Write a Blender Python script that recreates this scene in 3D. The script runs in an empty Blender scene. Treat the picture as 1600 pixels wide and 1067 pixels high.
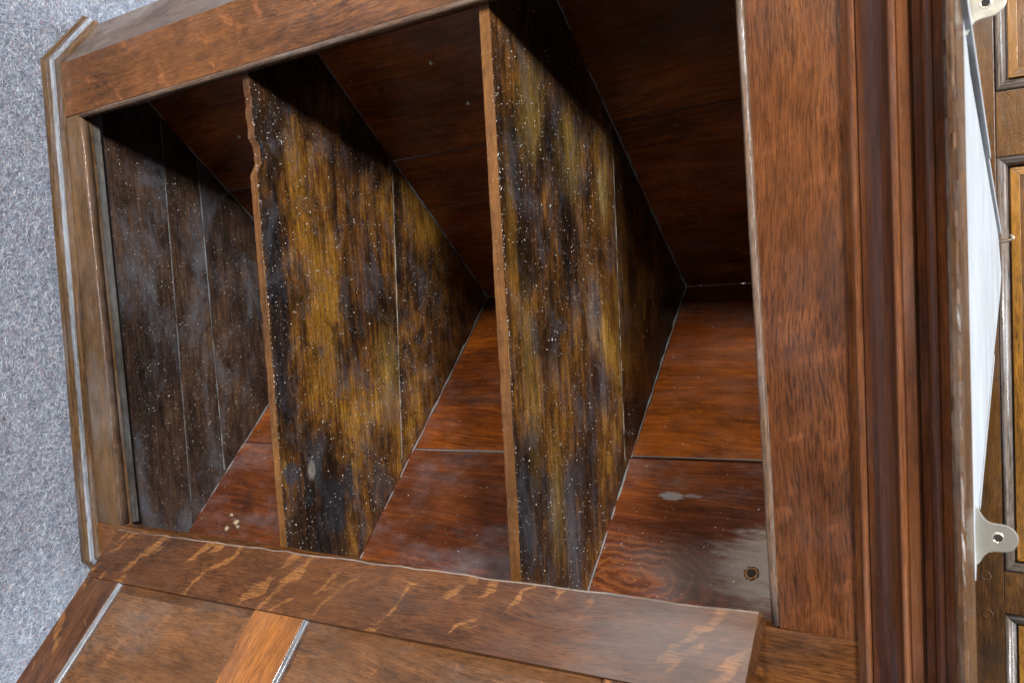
import bpy, bmesh, math, random
from mathutils import Vector, Matrix
random.seed(7)
scene = bpy.context.scene
C = scene.collection
V = Vector

# ------------------------------------------------------------------ camera
cam = bpy.data.cameras.new('camera')
cam_o = bpy.data.objects.new('camera', cam); C.objects.link(cam_o)
R0 = V((0.05160671, 0.55866156, 0.82778863))      # image right
R1 = V((0.99724572, -0.07304239, -0.01287599))    # image down
R2 = V((0.05327034, 0.82617315, -0.56089232))     # view direction
M = Matrix(((R0.x, -R1.x, -R2.x), (R0.y, -R1.y, -R2.y), (R0.z, -R1.z, -R2.z))).to_4x4()
M.translation = V((0.0114, -0.667, 1.2177))
cam_o.matrix_world = M
cam.sensor_width = 36.0
cam.lens = 1257.0 / 1600.0 * 36.0
cam.clip_start = 0.02; cam.clip_end = 100
cam.dof.use_dof = True
cam.dof.focus_distance = 0.97
cam.dof.aperture_fstop = 10.0
scene.camera = cam_o

# ------------------------------------------------------------------ world and lamps
world = bpy.data.worlds.new('World'); scene.world = world
world.use_nodes = True
bg = world.node_tree.nodes['Background']
bg.inputs[0].default_value = (0.62, 0.72, 0.9, 1); bg.inputs[1].default_value = 0.055

def area(name, loc, target, sx, sy, power, col):
    l = bpy.data.lights.new(name, 'AREA'); l.shape = 'RECTANGLE'
    l.size = sx; l.size_y = sy; l.energy = power; l.color = col
    o = bpy.data.objects.new(name, l); C.objects.link(o)
    o.location = loc
    o.rotation_euler = (V(target) - V(loc)).to_track_quat('-Z', 'Y').to_euler()
    return o
# the room's window, front left; the bright ceiling lights above; a second, low window; an added fill
area('window_light', (-1.40, -2.45, 3.35), (0.0, 0.1, 0.5), 0.55, 0.50, 275, (0.96, 0.97, 1.0))
area('low_window_light', (-2.20, -2.55, 1.05), (0.1, 0.3, 0.6), 0.40, 0.5, 110, (1.0, 0.92, 0.82))
area('fill_light', (1.7, -2.6, 1.9), (-0.1, 0.3, 0.6), 1.4, 1.2, 7, (1.0, 0.94, 0.87))  # added fill with no source of its own, lifts the dark inside
area('ceiling_light', (0.15, 0.75, 4.3), (0.0, 0.0, 0.2), 2.1, 1.2, 310, (0.84, 0.92, 1.0))

scene.view_settings.view_transform = 'Standard'
scene.view_settings.look = 'None'
scene.view_settings.exposure = 0.0
scene.view_settings.gamma = 1.0

# ------------------------------------------------------------------ node helper
class NT:
    def __init__(s, name):
        m = bpy.data.materials.new(name); m.use_nodes = True
        s.m = m; s.t = m.node_tree; s.b = s.t.nodes['Principled BSDF']
    def n(s, kind, **kw):
        x = s.t.nodes.new(kind)
        for k, v in kw.items(): setattr(x, k, v)
        return x
    def put(s, sock, val):
        if hasattr(val, 'is_linked') or isinstance(val, bpy.types.NodeSocket): s.t.links.new(val, sock)
        elif val is not None:
            if isinstance(val, (tuple, list)) and len(val) == 3 and sock.type == 'RGBA': val = (*val, 1)
            sock.default_value = val
    def math(s, op, a, b=None, c=None, clamp=False):
        x = s.n('ShaderNodeMath', operation=op, use_clamp=clamp)
        for i, v in enumerate((a, b, c)):
            if v is not None: s.put(x.inputs[i], v)
        return x.outputs[0]
    def vm(s, op, a, b=None):
        x = s.n('ShaderNodeVectorMath', operation=op)
        s.put(x.inputs[0], a)
        if b is not None: s.put(x.inputs[1], b)
        return x.outputs[0]
    def noise(s, vec, scale=1, detail=4, rough=.55, dist=0):
        x = s.n('ShaderNodeTexNoise')
        s.put(x.inputs['Vector'], vec); x.inputs['Scale'].default_value = scale
        x.inputs['Detail'].default_value = detail; x.inputs['Roughness'].default_value = rough
        x.inputs['Distortion'].default_value = dist
        return x.outputs['Fac']
    def step(s, v, a, b):
        x = s.n('ShaderNodeMapRange', interpolation_type='SMOOTHSTEP')
        s.put(x.inputs[0], v); x.inputs[1].default_value = a; x.inputs[2].default_value = b
        return x.outputs[0]
    def mix(s, f, a, b, mode='MIX'):
        x = s.n('ShaderNodeMix', data_type='RGBA', blend_type=mode)
        s.put(x.inputs[0], f); s.put(x.inputs[6], a); s.put(x.inputs[7], b)
        return x.outputs[2]
    def ramp(s, f, stops):
        x = s.n('ShaderNodeValToRGB'); e = x.color_ramp.elements
        while len(e) < len(stops): e.new(.5)
        for i, (p, c) in enumerate(stops): e[i].position = p; e[i].color = (*c, 1)
        s.put(x.inputs[0], f); return x.outputs[0]
    def bump(s, h, strength=.3, dist=.001, nrm=None):
        x = s.n('ShaderNodeBump'); x.inputs['Strength'].default_value = strength
        x.inputs['Distance'].default_value = dist; s.put(x.inputs['Height'], h)
        if nrm is not None: s.put(x.inputs['Normal'], nrm)
        return x.outputs[0]

def wood(name, dark, mid, light, rays=0.0, ray_col=(.42, .17, .06), blotch=.5, blotch_col=(.012, .008, .006),
         bloom=.15, bloom_col=(.30, .32, .36), specks=0.0, speck_scale=110, rough=.38, pores=.5, extra=None,
         ray_dir=(70, 16), ray_ang=.55, ray_thr=.625, spec=.35, mott=None, patina=1.0, bmp=.45, streak=(9, 230), bvar=.35):
    """oiled old timber; UV is metres: u along the grain, v across it"""
    t = NT(name)
    uv = t.n('ShaderNodeUVMap').outputs[0]
    rnd = t.n('ShaderNodeObjectInfo').outputs['Random']
    off = t.n('ShaderNodeCombineXYZ'); t.put(off.inputs[0], t.math('MULTIPLY', rnd, 31.7)); t.put(off.inputs[1], t.math('MULTIPLY', rnd, 17.3)); t.put(off.inputs[2], t.math('MULTIPLY', rnd, 53.1))
    vec = t.vm('ADD', uv, off.outputs[0])
    # gentle waviness of the grain
    wob = t.noise(t.vm('MULTIPLY', vec, (3, 5, 1)), 1, 2)
    wv = t.n('ShaderNodeCombineXYZ'); t.put(wv.inputs[1], t.math('MULTIPLY', t.math('SUBTRACT', wob, .5), .05))
    gv = t.vm('ADD', vec, wv.outputs[0])
    big = t.noise(t.vm('MULTIPLY', gv, (2.5, 11, 1)), 1, 5, .6)
    grain = t.noise(t.vm('MULTIPLY', gv, (streak[0], streak[1], 1)), 1, 5, .65)
    fine = t.noise(t.vm('MULTIPLY', gv, (45, 1300, 1)), 1, 3, .6)
    f = t.math('ADD', t.math('ADD', t.math('MULTIPLY', big, .55), t.math('MULTIPLY', grain, .38)), t.math('MULTIPLY', fine, .17))
    col = t.ramp(f, [(.36, dark), (.53, mid), (.72, light)])
    if mott is not None:                      # patches of another colour (old finish worn through)
        mm = t.step(t.noise(t.vm('MULTIPLY', gv, (4, 22, 1)), 1, 6, .65, .6), .47, .66)
        col = t.mix(t.math('MULTIPLY', mm, .85), col, mott)
    if rays > 0:
        ro = t.n('ShaderNodeVectorRotate', rotation_type='Z_AXIS'); t.put(ro.inputs['Vector'], vec); ro.inputs['Angle'].default_value = ray_ang
        wb_ = t.noise(t.vm('MULTIPLY', vec, (18, 18, 1)), 1, 3, .6)
        wo_ = t.n('ShaderNodeCombineXYZ'); t.put(wo_.inputs[0], t.math('MULTIPLY', t.math('SUBTRACT', wb_, .5), .05))
        rn = t.noise(t.vm('MULTIPLY', t.vm('ADD', ro.outputs[0], wo_.outputs[0]), (ray_dir[0], ray_dir[1], 1)), 1, 2, .5)
        rm = t.math('MULTIPLY', t.step(rn, ray_thr, ray_thr + .045), rays)
        rm = t.math('MULTIPLY', rm, t.math('ADD', .35, t.math('MULTIPLY', t.step(t.noise(t.vm('MULTIPLY', vec, (40, 420, 1)), 1, 3), .35, .6), .65)))
        col = t.mix(rm, col, ray_col)
    pat = t.noise(t.vm('MULTIPLY', gv, (26, 70, 1)), 1, 8, .72, .4)
    pr_ = t.ramp(pat, [(.30, tuple(1 - .62 * patina for _ in 'abc')), (.50, (.97, .97, .97)), (.70, (1 + .40 * patina, 1 + .37 * patina, 1 + .34 * patina))])
    col = t.mix(1.0, col, pr_, 'MULTIPLY')
    if pores > 0:
        pn = t.noise(t.vm('MULTIPLY', gv, (62, 1050, 1)), 1, 2, .5)
        pm = t.math('MULTIPLY', t.step(pn, .52, .575), pores)
        col = t.mix(pm, col, tuple(c * .22 for c in dark))
    bn = t.noise(t.vm('MULTIPLY', vec, (7, 13, 1)), 1, 7, .68, .5)
    bm = t.math('MULTIPLY', t.step(bn, .50, .68), blotch)
    col = t.mix(bm, col, blotch_col)
    # light variation over hands-worn areas
    sv = t.noise(t.vm('MULTIPLY', vec, (5, 7, 1)), 1, 3)
    col = t.mix(t.math('MULTIPLY', t.step(sv, .35, .75), bvar), col, light)
    blm = None
    if bloom > 0:
        bln = t.noise(t.vm('MULTIPLY', t.vm('ADD', vec, (9.3, 4.4, 2)), (6, 12, 1)), 1, 6, .7)
        blm = t.math('MULTIPLY', t.step(bln, .44, .74), bloom)
        col = t.mix(blm, col, bloom_col)
    if extra: col = extra(t, uv, col)
    if specks > 0:
        for k, (sc, thr, gate, cc) in enumerate(((speck_scale, .17, .58, (.50, .49, .46)), (speck_scale * 2.3, .22, .62, (.40, .36, .30)))):
            vo = t.n('ShaderNodeTexVoronoi'); vo.inputs['Scale'].default_value = sc
            t.put(vo.inputs['Vector'], t.vm('ADD', vec, (k * 3.3, 0, k)))
            sp = t.n('ShaderNodeSeparateColor'); t.put(sp.inputs[0], vo.outputs['Color'])
            thr_v = t.math('MULTIPLY', sp.outputs[1], thr)
            m1 = t.step(t.math('SUBTRACT', thr_v, vo.outputs['Distance']), 0.0, .05)
            den = t.noise(t.vm('MULTIPLY', vec, (8, 8, 1)), 1, 3)
            g = t.step(t.math('ADD', sp.outputs[0], t.math('MULTIPLY', t.math('SUBTRACT', den, .5), .9)), gate, gate + .05)
            col = t.mix(t.math('MULTIPLY', t.math('MULTIPLY', m1, g), specks), col, cc)
    t.put(t.b.inputs['Base Color'], col)
    rr = t.math('ADD', t.math('MULTIPLY', t.math('SUBTRACT', bn, .5), .35), t.math('ADD', t.math('MULTIPLY', fine, .2), rough - .1))
    if blm is not None: rr = t.math('ADD', rr, t.math('MULTIPLY', blm, .5))
    t.put(t.b.inputs['Roughness'], t.math('MAXIMUM', rr, .12))
    t.b.inputs['Specular IOR Level'].default_value = spec
    h = t.math('ADD', t.math('MULTIPLY', grain, .6), t.math('ADD', t.math('MULTIPLY', fine, .5), t.math('MULTIPLY', bn, .6)))
    t.put(t.b.inputs['Normal'], t.bump(h, bmp, .0012))
    return t.m

def blob(t, uv, col, cu, cv, ru, rv, color, amount, seed=0, soft=.35, ns=60):
    """a stain or painted sheen with a ragged outline centred at (cu, cv) metres"""
    d = t.vm('MULTIPLY', t.vm('SUBTRACT', uv, (cu, cv, 0)), (1 / ru, 1 / rv, 0))
    ln = t.n('ShaderNodeVectorMath', operation='LENGTH'); t.put(ln.inputs[0], d)
    nz = t.noise(t.vm('MULTIPLY', t.vm('ADD', uv, (seed, seed * .7, seed)), (.35, 1.6, 1)), ns, 6, .7)
    q = t.math('ADD', ln.outputs['Value'], t.math('MULTIPLY', t.math('SUBTRACT', nz, .5), 1.7))
    m = t.math('MULTIPLY', t.math('SUBTRACT', 1, t.step(q, 1 - soft, 1 + soft * .3)), amount)
    return t.mix(m, col, color)

# oak of the front
OAK = dict(dark=(.022, .009, .004), mid=(.110, .040, .011), light=(.23, .085, .020))
m_oak = wood('oak_front', **OAK, rays=.7, ray_col=(.30, .10, .028), blotch=.5, bloom=.04, rough=.26, patina=1.1)
m_oak_rail = wood('oak_top_rail', (.024, .009, .005), (.092, .029, .009), (.16, .054, .015), rays=.45, ray_col=(.19, .062, .022), blotch=.42, bloom=.03, rough=.28, pores=.62, ray_dir=(13, 30), ray_ang=1.2, ray_thr=.58, patina=.75, bmp=.3, spec=.26, streak=(3.5, 420), bvar=.2)
m_oak_grey = wood('oak_bottom_rail', (.034, .019, .009), (.105, .055, .022), (.18, .098, .042), rays=.15, blotch=.45, bloom=.2, rough=.42)
m_oak_return = wood('oak_return', (.035, .022, .016), (.10, .062, .042), (.17, .11, .075), blotch=.3, bloom=.35, bloom_col=(.26, .27, .29), rough=.4)
m_mould = wood('oak_moulding', (.014, .005, .003), (.062, .019, .007), (.15, .048, .014), blotch=.55, bloom=.06, rough=.18, pores=.3, patina=.6, bmp=.15)
m_bead = wood('oak_moulding_lit_bead', (.026, .009, .005), (.100, .033, .011), (.23, .082, .025), blotch=.35, bloom=.08, rough=.17, pores=.3, patina=.6, bmp=.12)  # lighter moulding oak, paints the light caught by the bead faces
m_nosing = wood('oak_worn_nosing', (.018, .008, .005), (.050, .022, .010), (.15, .080, .036), blotch=.7, bloom=.16, bloom_col=(.36, .34, .32), rough=.20, pores=.5, bmp=.2)
m_base = wood('oak_base_moulding', (.03, .016, .008), (.105, .056, .022), (.20, .115, .05), blotch=.5, bloom=.18, bloom_col=(.28, .32, .40), rough=.14, patina=.7, bmp=.15)
m_crest = wood('base_moulding_painted_glint', (.07, .065, .06), (.20, .215, .24), (.34, .37, .42), blotch=.5, bloom=.3, bloom_col=(.36, .40, .46), rough=.14, patina=.8, bmp=.15)  # blue-grey colour paints the highlight along the crest
m_lip = wood('oak_lip', (.03, .018, .011), (.10, .055, .03), (.21, .13, .08), blotch=.4, bloom=.25, rough=.2)
m_rebate = wood('oak_rebate', (.02, .018, .016), (.07, .062, .054), (.16, .145, .125), blotch=.6, bloom=.4, bloom_col=(.20, .22, .23), rough=.5)
# inside
m_back = wood('pine_back_stained', (.016, .004, .002), (.100, .023, .004), (.30, .082, .010), patina=.8, blotch=.55, blotch_col=(.010, .005, .004), bloom=.08, specks=.3, rough=.22, pores=.12, bvar=.3)
def stain_back(t, uv, col):
    # bleached grey timber round the screw hole and the pale smear (u = height, v = along the wall)
    d_ = t.vm('MULTIPLY', t.vm('SUBTRACT', uv, (.80, WALLR(.345), 0)), (1.0, 2.3, 0))
    ln_ = t.n('ShaderNodeVectorMath', operation='LENGTH'); t.put(ln_.inputs[0], d_)
    wn_ = t.noise(uv, 22, 4, .6)
    sn_ = t.math('SINE', t.math('MULTIPLY', t.math('ADD', ln_.outputs['Value'], t.math('MULTIPLY', wn_, .075)), 300))
    k_ = t.math('MULTIPLY', t.step(sn_, -.2, .9), t.math('SUBTRACT', 1, t.step(ln_.outputs['Value'], .08, .17)))
    col = t.mix(t.math('MULTIPLY', k_, .28), col, (.26, .085, .022))
    col = blob(t, uv, col, .962, WALLR(.318), .070, .050, (.29, .26, .235), .85, 1.3, .6, 55)
    col = blob(t, uv, col, .885, WALLR(.330), .10, .045, (.10, .082, .075), .55, 2.3, .8, 50)
    col = blob(t, uv, col, .825, WALLR(.264), .017, .0060, (.20, .20, .205), .8, 4.3, .25, 260)
    col = blob(t, uv, col, .850, WALLR(.262), .014, .003, (.16, .16, .165), .6, 7.3, .4, 150)
    return col
def grime(name, extra=None, stops=None, film=.26, film_col=(.12, .13, .155), spk=1.0, mld=.55, film_sc=(13, 26, 1)):
    t = NT(name)
    uv = t.n('ShaderNodeUVMap').outputs[0]
    rnd = t.n('ShaderNodeObjectInfo').outputs['Random']
    off = t.n('ShaderNodeCombineXYZ'); t.put(off.inputs[0], t.math('MULTIPLY', rnd, 31.7)); t.put(off.inputs[1], t.math('MULTIPLY', rnd, 17.3)); t.put(off.inputs[2], t.math('MULTIPLY', rnd, 53.1))
    vec = t.vm('ADD', uv, off.outputs[0])
    big = t.noise(t.vm('MULTIPLY', vec, (5.0, 8, 1)), 1, 9, .60, .45)
    grain = t.noise(t.vm('MULTIPLY', vec, (10, 330, 1)), 1, 5, .65)
    mid = t.noise(t.vm('MULTIPLY', vec, (22, 60, 1)), 1, 7, .7, .3)
    f = t.math('ADD', t.math('MULTIPLY', big, .72), t.math('ADD', t.math('MULTIPLY', grain, .13), t.math('MULTIPLY', mid, .20)))
    col = t.ramp(f, stops or [(.40, (.006, .005, .0045)), (.49, (.034, .015, .006)), (.56, (.115, .046, .009)), (.64, (.24, .115, .016)), (.74, (.34, .19, .045))])
    if extra: col = extra(t, uv, col)
    col = t.mix(1.0, col, t.ramp(mid, [(.32, (.58, .56, .55)), (.5, (.97, .97, .97)), (.68, (1.25, 1.22, 1.18))]), 'MULTIPLY')
    gr = t.ramp(grain, [(.3, (.45, .45, .45)), (.55, (1, 1, 1)), (.72, (1.45, 1.4, 1.3))])
    col = t.mix(1.0, col, gr, 'MULTIPLY')
    fine = t.noise(t.vm('MULTIPLY', vec, (180, 900, 1)), 1, 3, .6)
    col = t.mix(1.0, col, t.ramp(fine, [(.3, (.65, .65, .65)), (.7, (1.3, 1.3, 1.3))]), 'MULTIPLY')
    mould = t.step(t.noise(t.vm('MULTIPLY', t.vm('ADD', vec, (2, 5, 1)), (42, 60, 1)), 1, 5, .65, .4), .585, .66)
    col = t.mix(t.math('MULTIPLY', mould, mld), col, (.006, .0055, .006))
    fl = t.math('MULTIPLY', t.step(t.noise(t.vm('MULTIPLY', t.vm('ADD', vec, (7, 3, 4)), film_sc), 1, 8, .75, .5), .46, .70), film)
    col = t.mix(fl, col, film_col)
    den = t.noise(t.vm('MULTIPLY', vec, (9, 9, 1)), 1, 4, .7)
    for k, (sc, thr, gate, cc) in enumerate(((110, .14, .84, (.50, .49, .46)), (210, .24, .64, (.48, .46, .42)), (400, .30, .62, (.34, .31, .26)))):
        vo = t.n('ShaderNodeTexVoronoi'); vo.inputs['Scale'].default_value = sc
        jit = t.n('ShaderNodeTexNoise'); jit.inputs['Scale'].default_value = sc * 3; t.put(jit.inputs['Vector'], vec)
        t.put(vo.inputs['Vector'], t.vm('ADD', t.vm('ADD', vec, (k * 3.3, 0, k)), t.vm('MULTIPLY', jit.outputs['Color'], (.25 / sc, .25 / sc, 0))))
        sp = t.n('ShaderNodeSeparateColor'); t.put(sp.inputs[0], vo.outputs['Color'])
        m1 = t.step(t.math('SUBTRACT', t.math('MULTIPLY', sp.outputs[1], thr), vo.outputs['Distance']), 0.0, .06)
        g = t.step(t.math('ADD', sp.outputs[0], t.math('MULTIPLY', t.math('SUBTRACT', den, .5), 1.5)), gate, gate + .04)
        col = t.mix(t.math('MULTIPLY', t.math('MULTIPLY', m1, g), spk), col, cc)
    t.put(t.b.inputs['Base Color'], col)
    t.put(t.b.inputs['Roughness'], t.math('ADD', t.math('MULTIPLY', mid, .35), t.math('ADD', t.math('MULTIPLY', fl, .5), .16)))
    t.b.inputs['Specular IOR Level'].default_value = .4
    h = t.math('ADD', t.math('MULTIPLY', grain, .5), t.math('ADD', t.math('MULTIPLY', fine, .4), t.math('MULTIPLY', mid, .8)))
    t.put(t.b.inputs['Normal'], t.bump(h, .4, .0012))
    return t.m
AMB = (.27, .125, .016); OLV = (.23, .135, .030); BLK = (.008, .006, .0055); FLM = (.11, .12, .14)
def stain_upper(t, uv, col):
    for i, (x, y, ru, rv, c, k) in enumerate(((-.190, .075, .07, .030, OLV, .75), (-.150, .160, .06, .032, OLV, .8), (-.115, .235, .045, .020, (.30, .20, .07), .8), (.10, .050, .13, .018, OLV, .6), (.235, .090, .09, .020, OLV, .65),
            (-.06, .028, .12, .012, AMB, .5), (.035, .200, .05, .022, FLM, .65), (.125, .212, .07, .016, FLM, .5), (.29, .12, .10, .022, FLM, .55), (.03, .100, .07, .020, BLK, .7), (.17, .055, .05, .014, BLK, .6))):
        col = blob(t, uv, col, x, y, ru, rv, c, k * .8, i * 1.7 + .4, .95, 34)
    return col
m_shelf = grime('pine_shelf_grimy')
m_shelf_up = grime('pine_shelf_grimy_olive', stain_upper)
def stain_shelf(t, uv, col):
    for i, (x, y, ru, rv, c, k) in enumerate(((.03, .105, .14, .035, AMB, .8), (.12, .225, .09, .030, OLV, .8), (-.17, .075, .08, .022, AMB, .6), (.17, .150, .06, .030, AMB, .6), (-.05, .18, .07, .025, (.16, .060, .012), .6), (.12, .020, .13, .013, BLK, .85), (.20, .055, .07, .018, BLK, .6))):
        col = blob(t, uv, col, x, y, ru, rv, c, k * .85, i * 2.3 + .9, .95, 34)
    col = blob(t, uv, col, .290, .098, .045, .022, (.020, .021, .025), .9, 1.1, .35, 45)
    col = blob(t, uv, col, .262, .128, .030, .010, (.022, .022, .025), .85, 5.1, .35, 60)
    col = blob(t, uv, col, .232, .028, .016, .014, (.035, .036, .045), .85, 2.6, .35, 70)
    col = blob(t, uv, col, .234, .062, .016, .007, (.24, .22, .19), .7, 3.7, .5, 200)
    col = blob(t, uv, col, .04, .030, .22, .016, (.010, .008, .008), .9, 6.7, .5, 35)
    return col
m_shelf_low = grime('pine_shelf_grimy_stained', stain_shelf)
m_floor = grime('pine_floor_dusty', None, [(.38, (.014, .010, .009)), (.50, (.032, .019, .014)), (.60, (.060, .033, .020)), (.72, (.11, .06, .03))], .80, (.078, .082, .095), spk=.75, mld=.3, film_sc=(5, 9, 1))
m_edge = wood('shelf_edge_worn', (.014, .006, .003), (.085, .032, .008), (.20, .085, .022), spec=.2, patina=1.2, blotch=.8, bloom=.03, specks=.6, speck_scale=200, rough=.4, pores=.2)
# door
m_door = wood('oak_door_stile', (.030, .012, .006), (.100, .036, .012), (.18, .068, .022), rays=.9, ray_col=(.32, .13, .035), blotch=.4, bloom=.06, bloom_col=(.22, .20, .20), rough=.27, ray_dir=(46, 9), ray_ang=.75, ray_thr=.60)
m_worn = wood('oak_worn_edge', (.06, .04, .028), (.20, .15, .115), (.36, .30, .25), blotch=.55, bloom=.3, rough=.35)
m_bevel = wood('panel_bevel_painted_highlight', (.06, .058, .06), (.17, .175, .19), (.30, .31, .34), blotch=.45, bloom=.2, rough=.16, patina=.5, bmp=.1)  # pale blue-grey paints the highlight of the panel moulding
m_panel = wood('oak_door_panel', (.026, .011, .006), (.105, .043, .015), (.19, .083, .030), rays=.2, blotch=.55, bloom=.20, bloom_col=(.22, .20, .19), rough=.36)
m_orange = wood('oak_muntin_orange', (.06, .020, .006), (.23, .076, .014), (.40, .15, .032), rays=.3, ray_col=(.45, .2, .06), blotch=.25, bloom=.06, rough=.36)
# furniture behind
m_chest = wood('walnut_chest', (.014, .006, .003), (.078, .031, .008), (.19, .085, .018), blotch=.95, blotch_col=(.02, .012, .008), bloom=.1, rough=.28)
m_amber = wood('drawer_amber_edge', (.06, .024, .005), (.26, .11, .014), (.40, .19, .03), blotch=.45, bloom=.05, rough=.28)
m_drawer = wood('walnut_drawer', (.03, .012, .005), (.125, .052, .012), (.24, .11, .025), blotch=.4, bloom=.05, rough=.28)
m_chestbead = wood('chest_bead', (.04, .028, .02), (.12, .088, .064), (.24, .19, .15), blotch=.4, bloom=.4, bloom_col=(.35, .37, .42), rough=.16, bmp=.2)
m_pale = wood('bare_top_board', (.15, .148, .145), (.24, .24, .24), (.30, .302, .305), blotch=.15, blotch_col=(.16, .15, .14), patina=.35, bloom=.3, bloom_col=(.30, .33, .37), rough=.5, pores=.05, bvar=.2)

def simple(name, col, rough=.5, metal=0.0, nscale=0, amt=.3):
    t = NT(name)
    co = t.n('ShaderNodeTexCoord').outputs['Object']
    nz = t.noise(co, nscale or 120, 5, .6)
    t.put(t.b.inputs['Base Color'], t.mix(t.math('MULTIPLY', t.step(nz, .35, .7), amt), col, tuple(c * .45 for c in col)))
    t.put(t.b.inputs['Roughness'], t.math('ADD', t.math('MULTIPLY', nz, .25), rough - .12))
    t.b.inputs['Metallic'].default_value = metal
    t.put(t.b.inputs['Normal'], t.bump(nz, .15, .0006))
    return t.m
m_brass = simple('dull_plate_metal', (.62, .60, .52), .30, .85, 160, .25)
m_iron = simple('old_iron', (.32, .25, .18), .42, .8, 300, .6)
m_rust = simple('rust_stain', (.20, .095, .035), .8, 0, 400, .6)
m_hole = simple('hole_dark', (.015, .010, .008), .9)
m_dust = simple('dust_fluff', (.17, .17, .17), .95, 0, 260, .5)
m_dust_pale = simple('joint_dust_pale', (.27, .24, .19), .95, 0, 60, .9)
m_crumb = simple('pale_crumbs', (.46, .44, .40), .9, 0, 500, .4)
m_wax = simple('old_wax', (.30, .23, .14), .5, 0, 200, .3)
m_nail = simple('filled_nail', (.50, .45, .34), .6, 0, 300, .3)

# ------------------------------------------------------------------ mesh helpers
def obj(name, bm, mat, parent=None, grain=(1, 0, 0), smooth=False, uvf=None):
    """one mesh object; every face gets a UV in metres, u along the grain"""
    g = V(grain).normalized()
    bm.normal_update()
    bmesh.ops.recalc_face_normals(bm, faces=bm.faces[:])
    bm.normal_update()
    lay = bm.loops.layers.uv.new('UVMap')
    for f in bm.faces:
        n = f.normal
        cr = n.cross(g)
        if cr.length < .25:
            u = n.orthogonal().normalized(); v_ = n.cross(u)
        else:
            v_ = cr.normalized(); u = v_.cross(n).normalized()
            if u.dot(g) < 0: u = -u
            if v_.dot(V((.37, .83, .41))) < 0: v_ = -v_
        for l in f.loops:
            l[lay].uv = uvf(l.vert.co, n) if uvf else (l.vert.co.dot(u), l.vert.co.dot(v_))
        f.smooth = smooth
    me = bpy.data.meshes.new(name); bm.to_mesh(me); bm.free()
    if isinstance(mat, (list, tuple)):
        for m in mat: me.materials.append(m)
    else: me.materials.append(mat)
    o = bpy.data.objects.new(name, me); C.objects.link(o)
    if parent: o.parent = parent
    return o

def prism(face, ext, bevel=.0012, seg=2):
    """solid from a planar loop pushed along ext"""
    bm = bmesh.new()
    a = [bm.verts.new(V(p)) for p in face]
    b = [bm.verts.new(V(p) + V(ext)) for p in face]
    n = len(a)
    bm.faces.new(a); bm.faces.new(b[::-1])
    for i in range(n): bm.faces.new((a[i], b[i], b[(i + 1) % n], a[(i + 1) % n]))
    bmesh.ops.recalc_face_normals(bm, faces=bm.faces[:])
    if bevel:
        bmesh.ops.bevel(bm, geom=bm.edges[:], offset=bevel, segments=seg, profile=.6, affect='EDGES', clamp_overlap=True)
    return bm

def sweep(path, prof, closed_prof=True):
    """profile [(out, z)] carried round a plan path with mitred corners; out = to the right-hand side (towards the room)"""
    bm = bmesh.new(); pts = [V((x, y)) for x, y in path]; rings = []
    for i, p in enumerate(pts):
        ns = []
        if i > 0: d = (p - pts[i - 1]).normalized(); ns.append(V((d.y, -d.x)))
        if i < len(pts) - 1: d = (pts[i + 1] - p).normalized(); ns.append(V((d.y, -d.x)))
        n = sum(ns, V((0, 0))); n.normalize(); k = 1 / max(.3, n.dot(ns[0]))
        rings.append([bm.verts.new((p.x + n.x * o * k, p.y + n.y * o * k, z)) for o, z in prof])
    m = len(prof)
    for a, b in zip(rings, rings[1:]):
        for j in range(m if closed_prof else m - 1):
            bm.faces.new((a[j], b[j], b[(j + 1) % m], a[(j + 1) % m]))
    bm.faces.new(rings[0]); bm.faces.new(rings[-1][::-1])
    return bm

def split_sweep(path, prof, seg=24):
    """sweep whose long sides are cut up and nudged a hair, so that edges are not ruler-straight"""
    out = []
    for a, b in zip(path, path[1:]):
        L = math.dist(a, b); k = max(1, int(seg * L / .7))
        for i in range(k):
            t = i / k; out.append((a[0] + (b[0] - a[0]) * t, a[1] + (b[1] - a[1]) * t))
    out.append(path[-1]); return sweep(out, prof)

def tube(path, r, seg=8, vary=0.0):
    bm = bmesh.new(); rings = []; r_0 = r
    for i, p in enumerate(path):
        r = r_0 * (1 + vary * random.uniform(-1, .9)) if vary else r_0
        d = (V(path[min(i + 1, len(path) - 1)]) - V(path[max(i - 1, 0)])).normalized()
        u = d.orthogonal().normalized() if i == 0 else (u - d * u.dot(d)).normalized()
        w = d.cross(u)
        rings.append([bm.verts.new(V(p) + (u * math.cos(2 * math.pi * k / seg) + w * math.sin(2 * math.pi * k / seg)) * r) for k in range(seg)])
    for a, b in zip(rings, rings[1:]):
        for k in range(seg): bm.faces.new((a[k], b[k], b[(k + 1) % seg], a[(k + 1) % seg]))
    bm.faces.new(rings[0][::-1]); bm.faces.new(rings[-1])
    return bm

def thing(name, label, cat, loc=(0, 0, 0), group=None):
    o = bpy.data.objects.new(name, None); C.objects.link(o); o.empty_display_size = .05
    o['label'] = label; o['category'] = cat
    if group: o['group'] = group
    return o

# ------------------------------------------------------------------ key measures (metres; x right, y into the cupboard, z up)
FLOOR = -.112
XA, D, SL, SR = .0068, .4965, 1.0475, .9792        # apex of the corner and the slope of its two back walls
def YL(x): return D - (XA - x) * SL
def YR(x): return D - (x - XA) * SR
def WALLR(x):                                       # v coordinate of a point of the right wall (see obj)
    n = V((SR, 1, 0)).normalized(); g = V((0, 0, 1)); c = n.cross(g).normalized()
    if c.dot(V((.37, .83, .41))) < 0: c = -c
    return V((x, YR(x), 0)).dot(c)
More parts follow.
